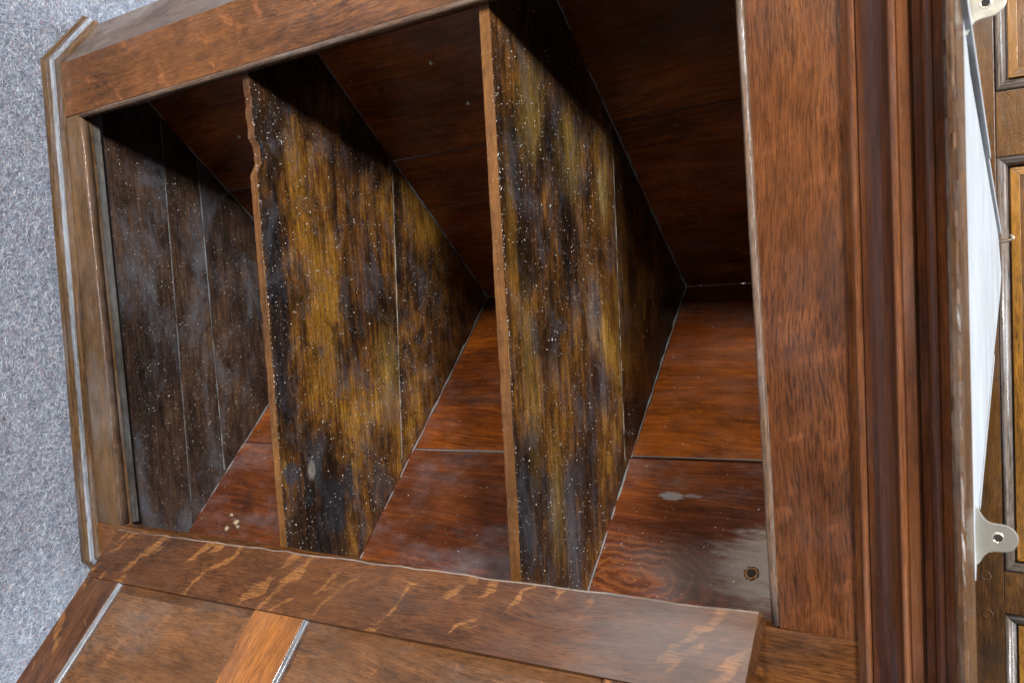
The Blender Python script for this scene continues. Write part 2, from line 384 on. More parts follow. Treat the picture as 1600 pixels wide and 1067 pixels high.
# now that WALLR exists, the stained board
m_back_stain = wood('pine_back_stained_bleached', (.014, .004, .003), (.066, .016, .005), (.19, .052, .011), patina=.9, blotch=.6, blotch_col=(.012, .006, .006), bloom=.18, specks=.4, rough=.24, pores=.15, extra=stain_back, bvar=.2)
WO_B, WO_T = .3854, .3624                           # half width over the stiles at the bottom and at the top
RX, RY = .076, .0649                                # the canted return
ZTOP = 1.0900
TH = .016                                           # thickness of the frame
def wo(z): return WO_B + (WO_T - WO_B) * (z + .05) / (ZTOP + .05)
def wl(z): return .302 + (.2866 - .302) * z / 1.014
def wr(z): return .331 + (.3005 - .331) * z / 1.014
def zlip(x): return .0115 + .040 * x                # the bottom rail has dropped at its left end
def ztop(x): return 1.0139 + .0233 * x

# ------------------------------------------------------------------ carpet
def carpet_mat():
    t = NT('felt_carpet')
    co = t.n('ShaderNodeTexCoord').outputs['Object']
    a = t.noise(co, 230, 6, .8, 1.2); b = t.noise(co, 70, 5, .7, .5); c = t.noise(co, 480, 3, .7, .5)
    d = t.noise(co, 9, 3)
    f = t.math('ADD', t.math('ADD', t.math('MULTIPLY', a, .55), t.math('MULTIPLY', b, .3)), t.math('MULTIPLY', c, .2))
    col = t.ramp(f, [(.42, (.045, .055, .085)), (.49, (.17, .19, .245)), (.55, (.30, .335, .40)), (.62, (.55, .60, .68))])
    pk = t.step(t.noise(t.vm('ADD', co, (4, 2, 1)), 150, 4, .7), .58, .68)
    col = t.mix(t.math('MULTIPLY', pk, .45), col, (.33, .19, .20))
    dk = t.step(t.noise(t.vm('ADD', co, (1, 7, 3)), 260, 3, .7), .62, .70)
    col = t.mix(t.math('MULTIPLY', dk, .5), col, (.05, .055, .08))
    col = t.mix(t.math('MULTIPLY', t.step(d, .3, .8), .18), col, (.16, .17, .2))
    t.put(t.b.inputs['Base Color'], col); t.b.inputs['Roughness'].default_value = .95
    t.b.inputs['Specular IOR Level'].default_value = .15
    t.b.inputs['Sheen Weight'].default_value = .25
    t.put(t.b.inputs['Normal'], t.bump(f, 1.0, .006))
    return t.m
m_carpet = carpet_mat()
carpet_root = bpy.data.objects.new('carpet', None); C.objects.link(carpet_root)
carpet_root['kind'] = 'structure'; carpet_root['label'] = 'grey blue felt carpet tiles under the cupboard'
cx_lines = [-1.6, -1.1, -.6, -.333, .167, .667, 1.167, 1.6]
cx_lines = [-1.757, -1.257, -.757, -.257, .243, .530, 1.03, 1.53]
cy_lines = [-1.55, -1.05, -.55, .75]
for i in range(len(cx_lines) - 1):
    for j in range(len(cy_lines) - 1):
        x0, x1, y0, y1 = cx_lines[i] + .0001, cx_lines[i + 1] - .0001, cy_lines[j] + .0001, cy_lines[j + 1] - .0001
        bm = prism([(x0, y0, FLOOR - .006), (x1, y0, FLOOR - .006), (x1, y1, FLOOR - .006), (x0, y1, FLOOR - .006)], (0, 0, .006), .0006)
        obj('carpet_tile', bm, m_carpet, carpet_root)
# the felt's loose fibres
def fibres(n, seed):
    rn = random.Random(seed); vs = []; fs = []; cols = []
    pal = [(.56, .59, .63), (.38, .41, .47), (.23, .265, .33), (.15, .165, .20), (.56, .42, .41), (.72, .74, .76), (.33, .37, .44), (.45, .27, .28)]
    wts = [5, 6, 5, 3.5, 2.2, 4, 5, 1.4]
    k = 0
    while k < n:
        x = rn.uniform(-.85, .95); y = rn.uniform(-.42, .34)
        if -.36 < x < .36 and y > -.005: continue
        if y > 0 and abs(x) < .40 + y * .9: continue
        k += 1
        c = rn.choices(pal, wts)[0]; j = rn.uniform(.75, 1.2); c = (c[0] * j, c[1] * j, c[2] * j, 1)
        a = rn.uniform(0, 2 * math.pi); L = rn.uniform(.0015, .0030); r = rn.uniform(.00018, .00032)
        z = FLOOR + rn.uniform(.0, .0006); b0 = len(vs); turn = rn.uniform(-.7, .7); lift = rn.uniform(.0004, .0016)
        for i in range(4):
            px, py = -math.sin(a) * r, math.cos(a) * r
            zz = z + lift * math.sin(math.pi * i / 3)
            vs += [(x + px, y + py, zz), (x - px, y - py, zz), (x, y, zz + r * 1.5)]
            x += math.cos(a) * L; y += math.sin(a) * L; a += turn
        for i in range(3):
            o0, o1 = b0 + i * 3, b0 + i * 3 + 3
            fs += [(o0, o1, o1 + 2, o0 + 2), (o0 + 2, o1 + 2, o1 + 1, o0 + 1)]
        cols += [c] * 12
    me = bpy.data.meshes.new('carpet_fibres'); me.from_pydata(vs, [], fs)
    at = me.color_attributes.new('tint', 'FLOAT_COLOR', 'POINT')
    at.data.foreach_set('color', [q for c in cols for q in c])
    t = NT('carpet_fibre'); av = t.n('ShaderNodeAttribute', attribute_name='tint')
    t.put(t.b.inputs['Base Color'], t.mix(t.math('MULTIPLY', t.noise(t.n('ShaderNodeTexCoord').outputs['Object'], 14, 3), .3), av.outputs['Color'], (.2, .22, .27)))
    t.b.inputs['Roughness'].default_value = .8
    me.materials.append(t.m)
    o = bpy.data.objects.new('carpet_fibres', me); C.objects.link(o); o.parent = carpet_root; o['kind'] = 'stuff'
fibres(125000, 11)
bm = prism([(-3, -3, FLOOR - .02), (3, -3, FLOOR - .02), (3, 2, FLOOR - .02), (-3, 2, FLOOR - .02)], (0, 0, .012), 0)
o = obj('ground', bm, simple('screed', (.11, .115, .13), .9), None); o['kind'] = 'structure'

# ------------------------------------------------------------------ the corner cupboard
cup = thing('corner_cupboard', 'old oak corner cupboard standing open with two worn shelves inside', 'cupboard')

# stiles and rails of the face frame
zb = -.050
obj('stile', prism([(-wo(zb), 0, zb), (-wl(0) - .001, 0, zb), (-wl(ZTOP), 0, ZTOP), (-wo(ZTOP), 0, ZTOP)], (0, TH, 0)), m_oak, cup, (0, 0, 1))
obj('stile', prism([(wr(0) + .001, 0, zb), (wo(zb), 0, zb), (wo(ZTOP), 0, ZTOP), (wr(ZTOP), 0, ZTOP)], (0, TH, 0)), m_oak, cup, (0, 0, 1))
xl0, xr0 = -wl(0), wr(0)
obj('bottom_rail', prism([(xl0, .0006, zb), (xr0, .0006, zb), (xr0, .0006, zlip(xr0) - .001), (xl0, .0006, zlip(xl0) - .001)], (0, TH, 0)), m_oak_grey, cup, (1, 0, 0))
xl1, xr1 = -wl(1.05), wr(1.05)
obj('top_rail', prism([(xl1, .0006, ztop(xl1)), (xr1, .0006, ztop(xr1)), (xr1, .0006, ZTOP), (xl1, .0006, ZTOP)], (0, TH, 0)), m_oak_rail, cup, (1, 0, 0))
# moulded lip round the opening: a quirk and a small bead
def lip(a, b, inward, mat, grain):
    a, b, q = V(a), V(b), V(inward)
    d = (b - a).normalized(); prof = []
    for k in range(9):
        an = math.pi * k / 8
        prof.append((.0005 + .0036 * (1 - math.cos(an)), -.0030 * math.sin(an)))     # (towards the opening, y)
    prof += [(.0077, .010), (.0005, .010)]
    bm = bmesh.new(); n = 14; rings = []
    for i in range(n + 1):
        p = a + (b - a) * (i / n); j = random.uniform(-.0004, .0004)
        rings.append([bm.verts.new(p + q * (u + j) + V((0, y, 0))) for u, y in prof])
    for r, s in zip(rings, rings[1:]):
        for k in range(len(prof)): bm.faces.new((r[k], s[k], s[(k + 1) % len(prof)], r[(k + 1) % len(prof)]))
    bm.faces.new(rings[0]); bm.faces.new(rings[-1][::-1])
    return obj('lip_bead', bm, mat, cup, grain, True)
lip((-wl(0), 0, zlip(-wl(0)) - .002), (-wl(1.0), 0, 1.012), (1, 0, 0), m_lip, (0, 0, 1))
lip((-wl(0) + .004, .0003, zlip(-wl(0)) - .0068), (wr(0) - .004, .0003, zlip(wr(0)) - .0068), (0, 0, 1), m_lip, (1, 0, 0))
lip((-wl(1.01) + .004, .0003, ztop(-.28) + .002), (wr(1.01) - .004, .0003, ztop(.29) + .002), (0, 0, -1), m_lip, (1, 0, 0))
# the rebate strip behind the bottom lip
obj('rebate_strip', prism([(xl0 + .002, TH + .0015, zlip(xl0) - .004), (xr0 - .002, TH + .0015, zlip(xr0) - .004), (xr0 - .002, TH + .0015, zlip(xr0) - .03), (xl0 + .002, TH + .0015, zlip(xl0) - .03)], (0, .012, 0)), m_rebate, cup)

# canted returns
for s in (-1, 1):
    a0, a1 = wo(zb), wo(ZTOP)
    n = V((-RY * s, -RX, 0)).normalized()
    loop = [(s * (a0 + .0006), .0012, zb), (s * (a0 + RX), RY, zb), (s * (a1 + RX), RY, ZTOP), (s * (a1 + .0006), .0012, ZTOP)]
    obj('canted_return', prism(loop, (-s * .010, .0118, 0)), m_oak_return, cup, (0, 0, 1))

# back boards, two to each wall; a joint with a dusty open seam
def wallboard(side, xa0, xa1, xb0, xb1, z0, z1, mat, lift=0.0):
    Y = YL if side < 0 else YR
    n = V((-SL, 1, 0)).normalized() if side < 0 else V((SR, 1, 0)).normalized()     # away from the room
    pts = [V((x, Y(x), z)) - n * lift for x, z in ((xa0, z0), (xb0, z0), (xb1, z1), (xa1, z1))]
    return obj('back_board', prism(pts, n * .014, .0014), mat, cup, (0, 0, 1))
Z0B, Z1B = -.10, 1.118
ext = .0165 * (Z1B - 1.0139)
xjb, xjt_ = -.2092, -.2060
xkb, xkt_ = .2486 + .0015, .2190 - .0015
wallboard(-1, XA - .0004, XA - .0004, xjb + .0011, xjt_ + .0011, Z0B, Z1B, m_back)
wallboard(-1, xjb - .0011, xjt_ - .0011, -.425, -.410, Z0B, Z1B, m_back, .0018)
wallboard(1, XA + .0004, XA + .0004, xkb - .0012, xkt_ - .0012, Z0B, Z1B, m_back)
wallboard(1, xkb + .0012, xkt_ + .0012, .418, .398, Z0B, Z1B, m_back_stain, .0022)
# dusty fillet in the right-hand seam
def seam(name, p, q, r, mat):
    k = 14; path = [V(p).lerp(V(q), i / k) + V((random.uniform(-1, 1), random.uniform(-1, 1), random.uniform(-1, 1))) * r * .3 for i in range(k + 1)]
    return obj(name, tube(path, r, 5, .8), mat, cup)
seam('joint_dust', (xkb, YR(xkb) + .0003, -.01), (xkt_, YR(xkt_) + .0003, 1.02), .0013, m_dust)

# shelves: a front plank and a back plank
def wall_pt(side, y, ins=.0035):
    return XA - (D - y) / SL + ins if side < 0 else XA + (D - y) / SR - ins
def shelf_planks(zfun, yj, yjt, front_y, thick, chips, mats, name='shelf', front_mat=None, halfw=None):
    top = lambda x, y: V((x, y, zfun(x)))
    sh = None
    yjl = lambda x: yj + yjt * x / .2
    # front edge polyline with wear
    fl = []
    x0, x1 = halfw
    n = 120
    for i in range(n + 1):
        x = x0 + (x1 - x0) * i / n
        y = front_y + random.uniform(0, .0006)
        for cx_, w_, dp in chips:
            if abs(x - cx_) < w_: y += dp * (1 - ((x - cx_) / w_) ** 2) ** .6 * random.uniform(.82, 1.0)
        fl.append((x, y))
    xl = wall_pt(-1, yjl(-.2)); xr = wall_pt(1, yjl(.2))
    ysl = .075
    loop = fl + [(x1, TH + .002), (wo(.4) - .015, TH + .002), (wall_pt(1, .085), .085), (xr, yjl(xr) - .0009), (xl, yjl(xl) - .0009), (wall_pt(-1, .07), .07), (-wo(.4) + .02, TH + .002), (x0, TH + .002)]
    bm = prism([top(x, y) for x, y in loop], (0, 0, -thick), .0009, 2)
    for f in bm.faces:
        if f.normal.y < -.5 and f.calc_center_median().y < front_y + .012: f.material_index = 1
    sh = obj(name, bm, [mats[0], front_mat or m_edge], cup)
    loop = [(xr, yjl(xr) + .0009), (XA, D - .004), (xl, yjl(xl) + .0009)]
    bm = prism([top(x, y) - V((0, 0, .0012)) for x, y in loop], (0, 0, -thick), .0009, 2)
    b = obj('plank', bm, mats[1], sh)
    return sh, (xl, xr, yjl)
Z1, Z1T, Z2, Z2T = .3831, .0059, .7528, .0015
z1f = lambda x: Z1 + Z1T * x / .3
z2f = lambda x: Z2 + Z2T * x / .3
sh1, (a1_, b1_, yj1f) = shelf_planks(z1f, .2556, -.0117, .010, .0125, [(-.187, .022, .0095), (-.222, .010, .0025), (-.255, .010, .002), (.02, .012, .0012), (.10, .02, .001)], (m_shelf_low, m_shelf), halfw=(-wl(.38) + .001, wr(.38) - .001))
sh2, (a2_, b2_, yj2f) = shelf_planks(z2f, .2671, -.0042, .0093, .0130, [(.09, .012, .0014), (-.05, .02, .0008), (.22, .008, .0012)], (m_shelf_up, m_shelf), halfw=(-wl(.75) + .001, wr(.75) - .001))

# the floor of the cupboard: three planks
ZF, ZFT = -.0159, .0072
zff = lambda x: ZF + ZFT * x / .3
cuts = [(TH + .0290, 0), (.1433, -.0018), (.2116, .0002), None]
prev = None
for i in range(3):
    y0 = cuts[i]; y1 = cuts[i + 1]
    dz = (.0, -.0006, -.0012)[i]
    f0 = lambda x: y0[0] + y0[1] * x / .2 + (.0009 if i else 0)
    if y1:
        f1 = lambda x: y1[0] + y1[1] * x / .2 - .0009
        loop = [(wall_pt(-1, f0(-.3)) if i else -.372, f0(-.3)), (wall_pt(1, f0(.3)) if i else .385, f0(.3))]
        if i == 0: loop += [(wall_pt(1, .09), .09)]
        loop += [(wall_pt(1, f1(.3)), f1(.3)), (wall_pt(-1, f1(-.3)), f1(-.3))]
        if i == 0: loop += [(wall_pt(-1, .075), .075)]
    else:
        loop = [(wall_pt(-1, f0(-.3)), f0(-.3)), (wall_pt(1, f0(.3)), f0(.3)), (XA, D - .004)]
    obj('floor_plank', prism([V((x, y, zff(x) + dz)) for x, y in loop], (0, 0, -.012), .0009), m_floor, cup)

# grey fluff where the shelves meet the walls and in the plank joints
for zf_, (sl_), lo in ((z1f, None, .05), (z2f, None, .05), (zff, None, .06)):
    for s in (-1, 1):
        p = V((XA, D - .003, zf_(XA) + .0004)); x = wall_pt(s, .09, .0015); q = V((x, .09, zf_(x) + .0004))
        k = 40; path = []
        for i in range(k + 1):
            c = p.lerp(q, i / k)
            path.append(c + V((random.uniform(-1, 1) * .0006, random.uniform(-1, 1) * .0006, random.uniform(-.0005, .0008))))
        obj('dust_line', tube(path, .0012, 5, .85), m_dust, cup)
for zf_, a_, b_, yf in ((z1f, a1_, b1_, yj1f), (z2f, a2_, b2_, yj2f)):
    k = 40; path = []
    for i in range(k + 1):
        x = a_ + (b_ - a_) * (.03 + .94 * i / k)
        path.append(V((x, yf(x) + random.uniform(-.0003, .0003), zf_(x) - .0006 + random.uniform(-.0004, .0003))))
    obj('joint_dust', tube(path, .0008, 5, .9), m_dust_pale, cup)
for i, (yy, yt) in enumerate(cuts[1:3]):
    k = 30; path = []
    for j in range(k + 1):
        x = wall_pt(-1, yy) * .98 + (wall_pt(1, yy) * .98 - wall_pt(-1, yy) * .98) * j / k
        path.append(V((x, yy + yt * x / .2 + random.uniform(-.0003, .0003), zff(x) - .0012 + random.uniform(-.0004, .0003))))
    obj('joint_dust', tube(path, .0008, 5, .9), m_dust, cup)
# splinter left of the joint of each shelf
def splinter(x, y, z, L, w, ang):
    d = V((math.cos(ang), math.sin(ang), 0)); e = V((-d.y, d.x, 0))
    c = V((x, y, z))
    return obj('splinter', prism([c - d * L / 2, c + e * w * .5, c + d * L / 2, c - e * w * .4], (0, 0, .003), .0004), m_nosing, cup)
splinter(-.205, .256, Z1 + .0004, .045, .008, -.15)
splinter(-.268, .235, Z2 + .0004, .05, .009, .2)
splinter(.252, .247, Z1 + .0004, .05, .006, .1)

obj('ceiling_board', prism([(-wo(1.1) + .016, TH + .001, 1.100), (wo(1.1) - .016, TH + .001, 1.100), (wall_pt(1, .095, .001), .095, 1.100), (XA, D - .001, 1.100), (wall_pt(-1, .080, .001), .080, 1.100)], (0, 0, .012), .001), m_back, cup)

# nails in the left wall, screw hole and wax on the right wall
def disc(name, c, n, r, h, mat, seg=14, wob=.12):
    n = V(n).normalized(); u = n.orthogonal().normalized(); w = n.cross(u); bm = bmesh.new()
    ring0 = []; ring1 = []
    for k in range(seg):
        an = 2 * math.pi * k / seg; rr = r * (1 + random.uniform(-wob, wob))
        ring0.append(bm.verts.new(V(c) + (u * math.cos(an) + w * math.sin(an)) * rr))
        ring1.append(bm.verts.new(V(c) + (u * math.cos(an) + w * math.sin(an)) * rr * .6 + n * h))
    t = bm.verts.new(V(c) + n * h * 1.15)
    for k in range(seg):
        j = (k + 1) % seg
        bm.faces.new((ring0[k], ring0[j], ring1[j], ring1[k])); bm.faces.new((ring1[k], ring1[j], t))
    bm.faces.new(ring0[::-1])
    return obj(name, bm, mat, cup, smooth=True)
nL = V((SL, -1, 0)).normalized(); nR = V((-SR, -1, 0)).normalized()
for x, z in ((-.3029, .5443), (-.2556, .5646), (-.277, .1117)):
    disc('nail', V((x, YL(x), z)) + nL * .0016, nL, .0036, .0022, m_nail)
hx, hz = .3246, .9391
hp = V((hx, YR(hx), hz)) + nR * .0024
disc('rust_ring', hp, nR, .0085, .0006, m_rust, 22, .09)
disc('screw_hole', hp + nR * .0009, nR, .0048, .0003, m_hole, 14, .05)
for x, z, r in ((.357, .0943, .006), (.349, .075, .004), (.362, .105, .0035), (.366, .082, .005)):
    disc('wax_drip', V((x, YR(x), z)) + nR * .002, nR, r, .003, m_wax, 10, .35)

# base moulding, on the front and both returns, and the plinth behind it
wb = wo(-.055)
pathb = [(-wb - RX, RY), (-wb, 0), (wb, 0), (wb + RX, RY)]
profb = [(.0, -.0455), (.0035, -.0462), (.0060, -.0485), (.0062, -.0505), (.0078, -.0510)]
for k in range(7):
    an = math.pi / 2 * k / 6; profb.append((.0078 + .0085 * math.sin(an), -.0600 + .0090 * math.cos(an)))
bm = split_sweep(pathb, profb + [(.0163, -.0610), (.0, -.0610)])
bm.normal_update(); bmesh.ops.recalc_face_normals(bm, faces=bm.faces[:])
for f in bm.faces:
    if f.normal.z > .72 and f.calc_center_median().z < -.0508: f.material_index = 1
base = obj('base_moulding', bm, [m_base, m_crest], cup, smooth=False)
obj('fillet', split_sweep(pathb, [(.0, -.0614), (.0185, -.0614), (.0192, -.0622), (.0192, -.0700), (.0185, -.0710), (.0, -.0710)]), m_base, base)
obj('plinth', sweep([(-wb - RX + .01, RY + .012), (-wb + .02, .030), (wb - .02, .030), (wb + RX - .01, RY + .012)], [(.0, -.052), (.0, FLOOR + .001), (-.014, FLOOR + .001), (-.014, -.052)]), m_oak_grey, cup)

# cornice
wc = wo(1.09)
pathc = [(-wc - RX, RY), (-wc, 0), (wc, 0), (wc + RX, RY)]
# frieze quirk + bead
p = [(.0, 1.0840), (.0035, 1.0842), (.0035, 1.0880), (.0075, 1.0884)]
for k in range(7):
    an = -math.pi / 2 + math.pi * k / 6; p.append((.0085 + .0032 * math.cos(an), 1.0925 + .0030 * math.sin(an)))
p += [(.006, 1.0960), (.0, 1.0960)]
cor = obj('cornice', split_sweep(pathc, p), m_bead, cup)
# cove
p = [(.0, 1.0964)]
for k in range(10):
    an = math.pi / 2 * k / 9; p.append((.0110 + .0200 * (1 - math.cos(an)), 1.0964 + .0240 * math.sin(an)))
p += [(.031, 1.1206), (.0, 1.1206)]
obj('cove', split_sweep(pathc, p), m_mould, cor, smooth=False)
# bead above the cove and the flat band
p = [(.0, 1.1210), (.0335, 1.1210)]
for k in range(7):
    an = -math.pi / 2 + math.pi * k / 6; p.append((.0345 + .0032 * math.cos(an), 1.1240 + .0028 * math.sin(an)))
p += [(.0345, 1.1272), (.0360, 1.1276), (.0372, 1.1348), (.0340, 1.1356), (.0, 1.1356)]
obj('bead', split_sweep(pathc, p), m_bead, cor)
# deep quirk, then the ovolo
p = [(.0, 1.1360), (.0270, 1.1360), (.0270, 1.1412), (.0330, 1.1416)]
for k in range(9):
    an = math.pi / 2 * k / 8; p.append((.0330 + .0130 * math.sin(an), 1.1500 - .0082 * math.cos(an)))
p += [(.0400, 1.1506), (.0400, 1.1580), (.0, 1.1580)]
obj('ovolo', split_sweep(pathc, p), m_mould, cor)
# nosing, worn: profile wanders along its length
bm = split_sweep(pathc, [(.010, 1.1584), (.0630, 1.1584), (.0668, 1.1592), (.0685, 1.1612), (.0685, 1.1640), (.0672, 1.1656), (.0640, 1.1663), (.010, 1.1663)], 70)
for v in bm.verts:
    if v.co.y < -.05:
        v.co.y += random.uniform(-.0001, .0003); v.co.z += random.uniform(-.0003, .0)
obj('nosing', bm, m_nosing, cor)

# bare pale board closing the top, with a batten on its left edge
tp = [(-.176, -.0085), (-.160, -.0088), (.232, -.0088), (.236, -.002), (.1926, .037), (.094, .245), (.040, .365), (.0138, .407), (-.0309, .360), (-.0912, .1845), (-.140, .04)]
topb = obj('top_board', prism([(x, y, 1.1600) for x, y in tp], (0, 0, .0062), .001), m_pale, cup, (1, 0, 0))
def batten(a, b, w_, h0, h1):
    a, b = V((*a, 0)), V((*b, 0)); d = (b - a).normalized(); e = V((d.y, -d.x, 0)) * w_
    return obj('batten', prism([a + V((0, 0, h0)), b + V((0, 0, h0)), b + e + V((0, 0, h0)), a + e + V((0, 0, h0))], (0, 0, h1 - h0), .0008), m_pale, topb, d)
batten((-.176, -.03), (-.0912, .1845), -.006, 1.158, 1.1705)
batten((-.0912, .1855), (-.0309, .3600), -.006, 1.158, 1.1690)
batten((.1926, .037), (.094, .245), -.005, 1.158, 1.1672)
# bent wire eye at the point of the top board
path = [V((-.0305, .368, 1.150)), V((-.0300, .370, 1.158))] + [V((-.0268 + .0036 * math.cos(a_), .372, 1.1690 + .0105 * math.sin(a_))) for a_ in [math.radians(d_) for d_ in range(-155, 160, 21)]]
obj('wire_eye', tube(path, .0019, 6), m_iron, cup, smooth=True)
# hanging plates, standing up behind the cornice
def plate(cx, y, z0):
    pts = [(-.0215, 0), (-.0195, .0018), (-.0150, .0040), (-.0118, .0068), (-.0105, .0105), (-.0102, .0150)]
    arc = [(.0102 * math.cos(a_), .0160 + .0102 * math.sin(a_)) for a_ in [math.pi * (1 - k / 10) for k in range(11)]]
    loop = pts + arc + [(-x, z) for x, z in pts[::-1]] + [(.0215, -.012), (-.0215, -.012)]
    root = obj('hanging_plate', prism([(cx + x, y, z0 + z) for x, z in loop], (0, .0022, 0), .0005), m_brass, cup, (0, 0, 1))
    bm = bmesh.new(); n = 16; hc = V((cx, y - .0006, z0 + .0135)); r0 = []; r1 = []; r2 = []
    for k in range(n):
        u = V((math.cos(2 * math.pi * k / n), 0, math.sin(2 * math.pi * k / n)))
        r0.append(bm.verts.new(hc + u * .0042 + V((0, .0007, 0)))); r1.append(bm.verts.new(hc + u * .0034)); r2.append(bm.verts.new(hc + u * .0029 + V((0, .0004, 0))))
    for k in range(n):
        j = (k + 1) % n
        bm.faces.new((r0[k], r0[j], r1[j], r1[k])); bm.faces.new((r1[k], r1[j], r2[j], r2[k]))
    obj('hole_rim', bm, m_brass, root, smooth=True)
    bm = bmesh.new(); bm.faces.new([bm.verts.new(hc + V((math.cos(2 * math.pi * k / n) * .0029, .0003, math.sin(2 * math.pi * k / n) * .0029))) for k in range(n)])
    obj('screw_hole', bm, m_hole, root)
plate(.2035, .004, 1.1668)
plate(-.1785, .004, 1.1655)

# ------------------------------------------------------------------ the door, swung right back
DB = V((.3252, -.0207, .0491)); DT_ = V((.2827, -.0143, 1.0089)); A = .7555
du = V((math.cos(A), -math.sin(A), 0)); dw = (DT_ - DB).normalized(); dn = du.cross(dw).normalized()   # dn faces the camera
DH = (DT_ - DB).length; DWID = .56; DTH = .020
def dp(s, h, q=0.0): return DB + du * s + dw * h + dn * q
def dboard(s0, s1, h0, h1, q0, q1, bev=.0012): return prism([dp(s0, h0, q0), dp(s1, h0, q0), dp(s1, h1, q0), dp(s0, h1, q0)], dn * (q1 - q0), bev)
bm = dboard(0, .0755, 0, DH, -DTH, 0, 0)
bmesh.ops.subdivide_edges(bm, edges=[e for e in bm.edges if abs((e.verts[0].co - e.verts[1].co).normalized().dot(dw)) > .9], cuts=40)
for v in bm.verts:
    s = (v.co - DB).dot(du)
    if s < .01: v.co += du * random.uniform(-.0012, .0006) + dn * random.uniform(-.0006, 0)
bmesh.ops.bevel(bm, geom=[e for e in bm.edges if abs((e.verts[0].co - e.verts[1].co).normalized().dot(dw)) > .9 and (e.verts[0].co - DB).dot(du) < .02], offset=.0022, segments=2, profile=.6, affect='EDGES')
for f in bm.faces:
    c_ = f.calc_center_median() - DB
    if c_.dot(du) < .0022 and c_.dot(dn) > -.004: f.material_index = 1
v_d = dn.cross(dw).normalized()
if v_d.dot(V((.37, .83, .41))) < 0: v_d = -v_d
sheen_at = dp(.035, .91)
def door_sheen(t, uv, col): return blob(t, uv, col, sheen_at.dot(dw), sheen_at.dot(v_d), .16, .075, (.20, .175, .165), .42, 3.1, 1.0, 14)  # pale patch paints a sheen near the top of the stile
m_door_stile = wood('oak_door_hinge_stile', (.024, .009, .005), (.088, .032, .010), (.16, .060, .018), rays=.85, ray_col=(.30, .125, .035), blotch=.42, bloom=.06, bloom_col=(.22, .20, .20), rough=.24, ray_dir=(46, 9), ray_ang=.75, ray_thr=.575, patina=.8, extra=door_sheen)
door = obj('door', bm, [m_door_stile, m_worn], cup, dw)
door['label'] = 'panelled oak door swung fully open'
obj('stile', dboard(DWID - .075, DWID, 0, DH, -DTH, 0), m_door, door, dw)
s0, s1 = .0760, DWID - .0755
obj('rail', dboard(s0, s1, 0, .0800, -DTH, -.0003), m_door, door, du)
obj('middle_rail', dboard(s0, s1, .3740, .4580, -DTH, -.0005), m_orange, door, du)
obj('rail', dboard(s0, s1, .8400, DH, -DTH, -.0003), m_door, door, du)
def panel(h0, h1):
    # sunk field with a bevelled margin
    q0, q1, b = -.0090, -.0048, .012
    bm = bmesh.new()
    o_ = [bm.verts.new(dp(*c, q0)) for c in ((s0 - .003, h0 - .003), (s1 + .003, h0 - .003), (s1 + .003, h1 + .003), (s0 - .003, h1 + .003))]
    i_ = [bm.verts.new(dp(*c, q1)) for c in ((s0 + b, h0 + b), (s1 - b, h0 + b), (s1 - b, h1 - b), (s0 + b, h1 - b))]
    bk = [bm.verts.new(v.co - dn * .006) for v in o_]
    bm.faces.new(i_)
    for k in range(4):
        j = (k + 1) % 4
        bm.faces.new((o_[k], o_[j], i_[j], i_[k])); bm.faces.new((bk[k], bk[j], o_[j], o_[k]))
    bm.faces.new(bk[::-1])
    obj('panel', bm, m_panel, door, dw)
panel(.0800, .3740); panel(.4580, .8400)
# moulding along the lower edge of each panel, its highlight painted pale
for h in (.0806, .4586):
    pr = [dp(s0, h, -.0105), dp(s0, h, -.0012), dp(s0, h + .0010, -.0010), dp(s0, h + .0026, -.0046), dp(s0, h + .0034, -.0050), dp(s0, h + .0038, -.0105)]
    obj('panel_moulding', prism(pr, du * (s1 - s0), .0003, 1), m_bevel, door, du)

# ------------------------------------------------------------------ chest of drawers behind
ch = thing('chest_of_drawers', 'brown chest of drawers close behind the cupboard top', 'chest')
YC = .650
CX0, CX1 = -.92, .98
obj('carcase', prism([(CX0, YC + .012, FLOOR + .001), (CX1, YC + .012, FLOOR + .001), (CX1, YC + .012, 1.36), (CX0, YC + .012, 1.36)], (0, .45, 0), .002), m_chest, ch, (1, 0, 0))
for s, (xa_, xb_) in enumerate(((CX0, CX0 + .07), (CX1 - .07, CX1))):
    obj('stile', prism([(xa_, YC, FLOOR + .001), (xb_, YC, FLOOR + .001), (xb_, YC, 1.36), (xa_, YC, 1.36)], (0, .0115, 0)), m_chest, ch, (0, 0, 1))
rails = [(FLOOR + .05, .0), (.36, .42), (.72, .78), (1.055, 1.1505), (1.32, 1.36)]
for z0, z1 in rails:
    obj('rail', prism([(CX0 + .0705, YC, z0), (CX1 - .0705, YC, z0), (CX1 - .0705, YC, z1), (CX0 + .0705, YC, z1)], (0, .0115, 0)), m_chest, ch, (1, 0, 0))
divs = [(-.238, -.149), (.4355, .4965)]
for xa_, xb_ in divs:
    obj('stile', prism([(xa_, YC + .0006, 1.151), (xb_, YC + .0006, 1.151), (xb_, YC + .0006, 1.3195), (xa_, YC + .0006, 1.3195)], (0, .0109, 0)), m_chest, ch, (1, 0, 0))
